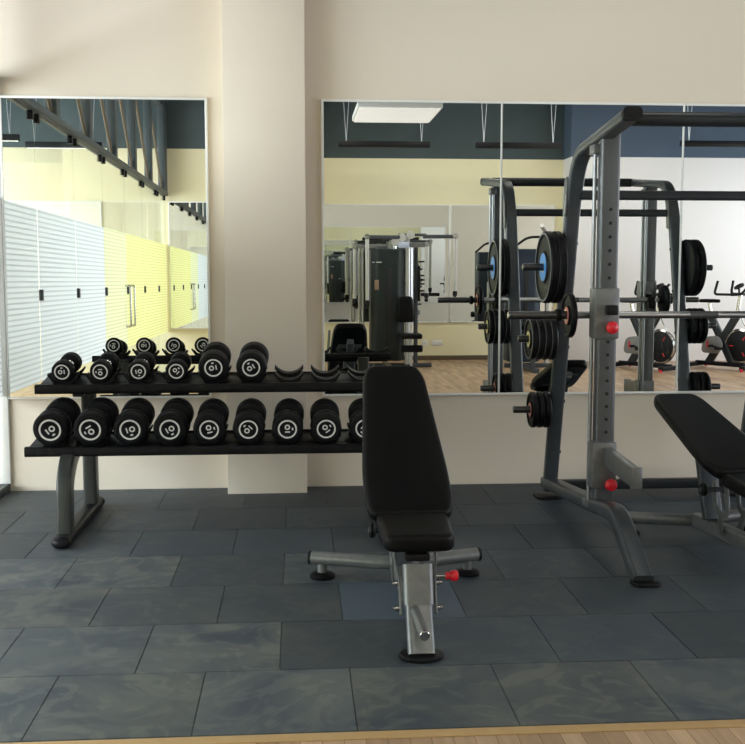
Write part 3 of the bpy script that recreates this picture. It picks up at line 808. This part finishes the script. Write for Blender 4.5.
# ---------------------------------------------------------------- equipment behind the camera, seen in the mirrors
gy = -1.72
gm = thing('multi_gym', 'multi gym tower with dark shroud and silver arms by the far wall', 'exercise machine', (1.4, gy, WZ))
k = MB(); k.prism(smooth_outline([(1.05, -1.98), (1.54, -1.98), (1.54, -1.62), (1.46, -1.52), (1.13, -1.52), (1.05, -1.62)], .05), .10, 1.70, 'z', .02, 3)
sh = link('shroud', k, M['shroud'], gm)
k = MB(); k.box((1.27, -1.522, .22), (1.35, -1.512, 1.42), .004); link('weight_slot', k, M['hole'], sh)
k = MB(); k.box((1.10, -1.521, 1.12), (1.16, -1.515, 1.26), .002); link('sticker', k, M['sticker'], sh)
k = MB(); k.box((1.07, -1.545, 1.505), (1.10, -1.54, 1.515), .0005); k.box((1.125, -1.521, 1.505), (1.20, -1.516, 1.515), .0005); links('lettering_bar', k, M['mark_white'], sh)
k = MB(); k.sweep([(1.30, -2.05, .02), (1.30, -.95, .02)], rrect(.09, .06, .012), (1, 0, 0)); k.sweep([(.78, -1.75, .02), (1.95, -1.75, .02)], rrect(.08, .06, .012), (0, 1, 0))
link('base_frame', k, M['steel_dark'], gm)
k = MB(); k.sweep([(1.58, -1.66, .04), (1.58, -1.66, 1.90)], rrect(.06, .08, .012), (1, 0, 0)); link('main_column', k, M['tube_light'], gm)
k = MB(); k.sweep([(1.72, -1.78, .04), (1.72, -1.78, 1.72)], rrect(.055, .08, .012), (1, 0, 0)); link('rear_column', k, M['steel_dark'], gm)
k = MB()
for x in (1.62, 1.645, 1.66): k.cyl((x, -1.70, .25), (x, -1.70, 1.8), .008, 8)
links('guide_rod', k, M['chrome'], gm)
k = MB(); k.sweep([(.98, -1.52, 1.865), (1.50, -1.60, 1.865)], rrect(.05, .055, .01), (0, 1, 0)); k.sweep([(1.80, -1.60, 1.875), (2.27, -1.52, 1.875)], rrect(.05, .055, .01), (0, 1, 0))
k.sweep([(1.45, -1.62, 1.90), (1.85, -1.62, 1.90)], rrect(.05, .04, .01), (0, 1, 0)); links('top_arm', k, M['steel_dark'], gm)
for x, z0, z1, y in ((.995, .92, 1.87, -1.52), (.83, .94, 1.74, -1.75), (2.255, 1.05, 1.88, -1.52), (1.855, 1.02, 1.77, -1.62)):
    k = MB(); k.sweep([(x, y, z1), (x, y, z0)], rrect(.05, .05, .012), (1, 0, 0)); a = link('press_arm', k, M['tube_light'], gm)
    k = MB(); k.cyl((x, y, z0-.02), (x, y, z0+.05), .034, 16, .004); k.sphere((x, y, z0-.05), .03, 12); link('arm_joint', k, M['plastic'], a)
    k = MB(); k.cyl((x, y-.03, z1), (x, y+.035, z1), .04, 16); link('pivot', k, M['chrome'], a)
k = MB(); k.sweep([(2.255, -1.50, 1.02), (2.255, -1.50, .98)], circ(.012, 10), (1, 0, 0)); k.cyl((2.10, -1.5, .985), (2.42, -1.5, .985), .03, 16); link('grip_bar', k, M['plastic'], gm)
k = MB(); k.sweep([(.80, -1.75, 1.735), (1.30, -1.70, 1.735)], rrect(.045, .05, .01), (0, 1, 0)); k.sweep([(1.62, -1.64, 1.76), (1.86, -1.62, 1.76)], rrect(.045, .07, .01), (0, 1, 0)); links('lower_arm', k, M['steel_grey'], gm)
k = MB(); k.box((1.44, -1.60, 1.71), (1.60, -1.54, 1.80), .02); link('pulley_block', k, M['pulley'], gm)
k = MB()
for x, z in ((1.50, 1.86), (1.62, 1.90), (1.40, 1.80)): k.cyl((x, -1.60, z), (x, -1.57, z), .06, 20, .006)
links('pulley', k, M['tube_light'], gm)
k = MB()
for x in (.90, .95): k.cyl((x, -1.82, .05), (x, -1.82, 1.72), .018, 12)
links('cable_tube', k, M['tube_light'], gm)
k = MB(); k.prism(smooth_outline([(1.42, .66), (1.66, .66), (1.63, 1.03), (1.45, 1.03)], .05), -1.47, -1.39, 'y', .02, 3); link('back_pad', k, M['vinyl'], gm)
k = MB(); k.box((1.44, -1.46, .44), (1.74, -1.10, .51), .02, 3); link('seat_pad', k, M['vinyl'], gm)
k = MB(); k.sweep([(1.60, -1.40, .01), (1.60, -1.40, .45)], rrect(.06, .06, .01), (1, 0, 0)); link('seat_post', k, M['tube_light'], gm)
k = MB(); k.cyl((1.45, -1.18, .30), (1.75, -1.18, .30), .05, 16, .01); link('leg_roller', k, M['vinyl'], gm)
k = MB()
for z in (1.52, 1.32, 1.2, 1.1): k.cyl((1.75, -1.74, z), (1.84, -1.74, z), .012, 8)
k.box((1.745, -1.82, .95), (1.775, -1.70, 1.46), .006); link('handle_rack', k, M['plastic'], gm)

ls = thing('leg_press_seat', 'black padded exercise seat left of the multi gym tower, seen above the dumbbell shelf', 'exercise machine', (.70, -1.2, WZ))
k = MB(); k.prism(smooth_outline([(.48, .14), (.93, .14), (.90, .56), (.53, .56)], .06), -1.36, -1.26, 'y', .03, 3); link('backrest', k, M['vinyl'], ls)
k = MB(); k.box((.48, -1.28, .16), (.93, -.86, .25), .03, 3); link('seat', k, M['vinyl'], ls)
k = MB()
for x in (.45, .95): k.sweep(fillet([(x, -1.40, .55), (x-(.03 if x < .7 else -.03), -1.32, .12), (x, -.9, .08)], .06), rrect(.035, .05, .01), (1, 0, 0))
link('side_frame', k, M['steel_grey'], ls)
k = MB(); k.sweep([(.70, -1.45, .02), (.70, -.85, .02)], rrect(.08, .06, .01), (1, 0, 0)); k.sweep([(.42, -1.1, .055), (.98, -1.1, .055)], rrect(.06, .06, .01), (0, 1, 0)); k.sweep([(.7, -1.08, .04), (.7, -1.08, .17)], rrect(.07, .07, .01), (1, 0, 0)); link('base', k, M['steel_dark'], ls)

cm = thing('cable_machine', 'dark blue shrouded cable machine against the far wall, seen through the barbell rack', 'exercise machine', (3.25, -1.5, WZ))
k = MB(); k.prism(smooth_outline([(3.02, -1.9), (3.50, -1.9), (3.50, -1.5), (3.42, -1.4), (3.10, -1.4), (3.02, -1.5)], .05), .08, 1.70, 'z', .03, 3); so = link('shroud', k, M['shroud_blue'], cm)
k = MB(); k.box((3.23, -1.402, .2), (3.30, -1.392, 1.4), .004); link('weight_slot', k, M['hole'], so)
k = MB(); k.tube(fillet([(3.05, -1.42, 1.70), (3.25, -1.30, 1.86), (3.62, -1.25, 1.87), (3.72, -1.25, 1.66)], .08), .018); link('lat_bar', k, M['plastic'], cm)
k = MB(); k.sweep(fillet([(3.62, -1.6, .02), (3.62, -1.6, 1.9), (3.45, -1.3, 2.03)], .12), rrect(.06, .06, .012), (1, 0, 0)); link('column', k, M['tube_light'], cm)
k = MB(); k.sweep([(3.26, -1.95, .02), (3.26, -.7, .02)], rrect(.09, .06, .012), (1, 0, 0)); k.sweep([(3.0, -1.6, .02), (3.68, -1.6, .02)], rrect(.08, .06, .012), (0, 1, 0)); link('base_frame', k, M['steel_dark'], cm)
k = MB(); k.box((3.10, -1.1, .44), (3.42, -.75, .51), .025, 3); link('seat_pad', k, M['vinyl'], cm)
k = MB(); k.sweep([(3.26, -.9, .03), (3.26, -.9, .45)], rrect(.06, .06, .012), (1, 0, 0)); link('seat_post', k, M['steel_dark'], cm)
k = MB(); k.cyl((3.06, -.93, .62), (3.46, -.93, .62), .05, 16, .01); k.cyl((3.26, -.93, .50), (3.26, -.93, .6), .015, 10); link('knee_roller', k, M['vinyl'], cm)

def make_bike(loc, label):
    X, Y, Z = loc; W = lambda x, y, z: (X+x, Y+y, Z+z)
    t = thing('spin_bike', label, 'exercise bike', loc, 'spin bikes by the white wall')
    k = MB(); k.sweep([W(-.45, -.25, .05), W(-.45, .25, .05)], rrect(.08, .06, .012), (1, 0, 0)); k.sweep([W(.42, -.25, .05), W(.42, .25, .05)], rrect(.08, .06, .012), (1, 0, 0))
    k.sweep([W(-.45, 0, .07), W(.42, 0, .07)], rrect(.07, .06, .012), (0, 1, 0)); bo = link('base', k, M['steel_black'], t)
    k = MB()
    for x in (-.45, .42):
        for y in (-.25, .25): k.cyl(W(x, y, 0), W(x, y, .04), .022, 14)
    links('levelling_foot', k, M['red'], bo)
    k = MB(); k.sweep([W(-.25, 0, .08), W(.18, 0, .78)], rrect(.06, .11, .015), (0, 1, 0)); k.sweep([W(.12, 0, .10), W(-.24, 0, .76)], rrect(.06, .11, .015), (0, 1, 0))
    link('cross_frame', k, M['charcoal'], t)
    k = MB(); k.lathe([(0, -.02), (.23, -.02), (.245, -.012), (.245, .012), (.23, .02), (0, .02)], W(.24, 0, .34), (0, 1, 0), 40); fw = link('flywheel', k, M['plastic'], t)
    k = MB(); k.lathe([(.215, .021), (.245, .013), (.249, .013), (.22, .026)], W(.24, 0, .34), (0, 1, 0), 40, True); link('rim', k, M['chrome'], fw)
    k = MB()
    for a in range(0, 360, 120):
        c = Vector(W(.24, .022, .34)); k.box((-.008, -.002, .10), (.008, .004, .16), .002, 1, Matrix.Translation(c) @ Matrix.Rotation(R(a+30), 4, 'Y'))
    links('red_accent', k, M['red'], fw)
    k = MB(); k.prism(smooth_outline([(-.34, .22), (-.05, .22), (.02, .34), (-.06, .48), (-.30, .45)], .08), .05, .085, 'y', .01, 2, Matrix.Translation((X, Y, Z))); cg = link('chain_guard', k, M['rim'], t)
    k = MB(); k.box((-.24, .084, .30), (-.215, .09, .40), .002, 1, Matrix.Translation((X, Y, Z)) @ Matrix.Rotation(0, 4, 'Y')); link('red_stripe', k, M['red'], cg)
    k = MB(); k.cyl(W(-.15, -.16, .33), W(-.15, .16, .33), .018, 12)
    for s in (-1, 1):
        k.sweep([W(-.15, s*.12, .33), W(-.15+.17*s, s*.12, .30)], rrect(.03, .02, .004, 2), (0, 1, 0)); k.box((-.20+.17*s, s*.18-.05, .285), (-.10+.17*s, s*.18+.05, .315), .006, 2, Matrix.Translation((X, Y, Z)))
    link('pedals', k, M['steel_black'], t)
    k = MB(); k.sweep([W(-.22, 0, .72), W(-.27, 0, .94)], rrect(.04, .04, .008), (0, 1, 0)); link('seat_post', k, M['chrome'], t)
    k = MB(); k.prism(smooth_outline([(-.40, -.09), (-.28, -.08), (-.10, -.025), (-.10, .025), (-.28, .08), (-.40, .09)], .03), .945, .995, 'z', .018, 3, Matrix.Translation((X, Y, Z))); link('saddle', k, M['vinyl'], t)
    k = MB(); k.sweep([W(.17, 0, .74), W(.22, 0, 1.06)], rrect(.045, .045, .008), (0, 1, 0)); link('handlebar_post', k, M['chrome'], t)
    k = MB()
    for s in (-1, 1): k.tube(fillet([W(-.02, s*.20, 1.26), W(-.06, s*.22, 1.07), W(.14, s*.23, 1.07), W(.34, s*.20, 1.07), W(.44, s*.12, 1.22)], .05), .018)
    k.tube([W(.20, -.2, 1.065), W(.20, .2, 1.065)], .018); link('handlebar', k, M['plastic'], t)
    k = MB(); k.lathe([(0, 0), (.07, 0), (.075, .01), (.07, .03), (0, .035)], W(.20, 0, 1.17), (-.5, 0, .85), 24); k.cyl(W(.20, 0, 1.06), W(.19, 0, 1.17), .014, 10); link('console', k, M['plastic'], t)
    k = MB(); k.tube(fillet([W(.26, .06, .78), W(.33, .08, .66), W(.40, .08, .56)], .03), .008, 8); link('brake_lever', k, M['chrome'], t)
    return t
b1 = make_bike((6.10, -1.15, WZ), 'black spin bike with red details at the right edge of the mirror')
b1.rotation_euler.z = R(54)
dup(b1, (4.95, -1.15, WZ), 'black spin bike half hidden behind the barbell rack in the mirror')
dup(b1, (7.25, -1.15, WZ), 'black spin bike farthest right, only its handlebar tip in the mirror')

# ---------------------------------------------------------------- light
def area(name, loc, rot, sx, sy, power, col):
    l = bpy.data.lights.new(name, 'AREA'); l.shape = 'RECTANGLE'; l.size = sx; l.size_y = sy; l.energy = power; l.color = col
    o = bpy.data.objects.new(name, l); COL.objects.link(o); o.location = loc; o.rotation_euler = rot
    return o
area('daylight_left', (XL+.02, 2.0, 1.95), (0, R(-90), 0), 2.9, 8.4, 980, (.86, .93, 1.0))
area('daylight_right', (XR-.02, 2.0, 1.85), (0, R(90), 0), 2.7, 8.0, 265, (.93, .95, 1.0))
w = bpy.data.worlds.new('sky'); SC.world = w; w.use_nodes = True
w.node_tree.nodes['Background'].inputs[0].default_value = (.75, .86, 1, 1)
w.node_tree.nodes['Background'].inputs[1].default_value = 1.2

# ---------------------------------------------------------------- camera
f = 1040.; pit = math.atan(102/f); yaw = math.atan(75.5/math.hypot(f, 102))
cd = bpy.data.cameras.new('camera'); cam = bpy.data.objects.new('camera', cd); COL.objects.link(cam)
cd.sensor_fit = 'HORIZONTAL'; cd.sensor_width = 36; cd.lens = 36*f/745; cd.clip_start = .02
cam.location = (0, 0, 1.4); cam.rotation_euler = (math.pi/2-pit, 0, -yaw)
SC.camera = cam
for o in bpy.data.objects:
    if '_w' in o: del o['_w']
SC.cycles.max_bounces = 16; SC.cycles.glossy_bounces = 12; SC.cycles.diffuse_bounces = 5; SC.cycles.transparent_max_bounces = 24
vs = SC.view_settings; vs.view_transform = 'Standard'; vs.look = 'None'; vs.gamma = 1; vs.use_curve_mapping = False; vs.exposure = 0.
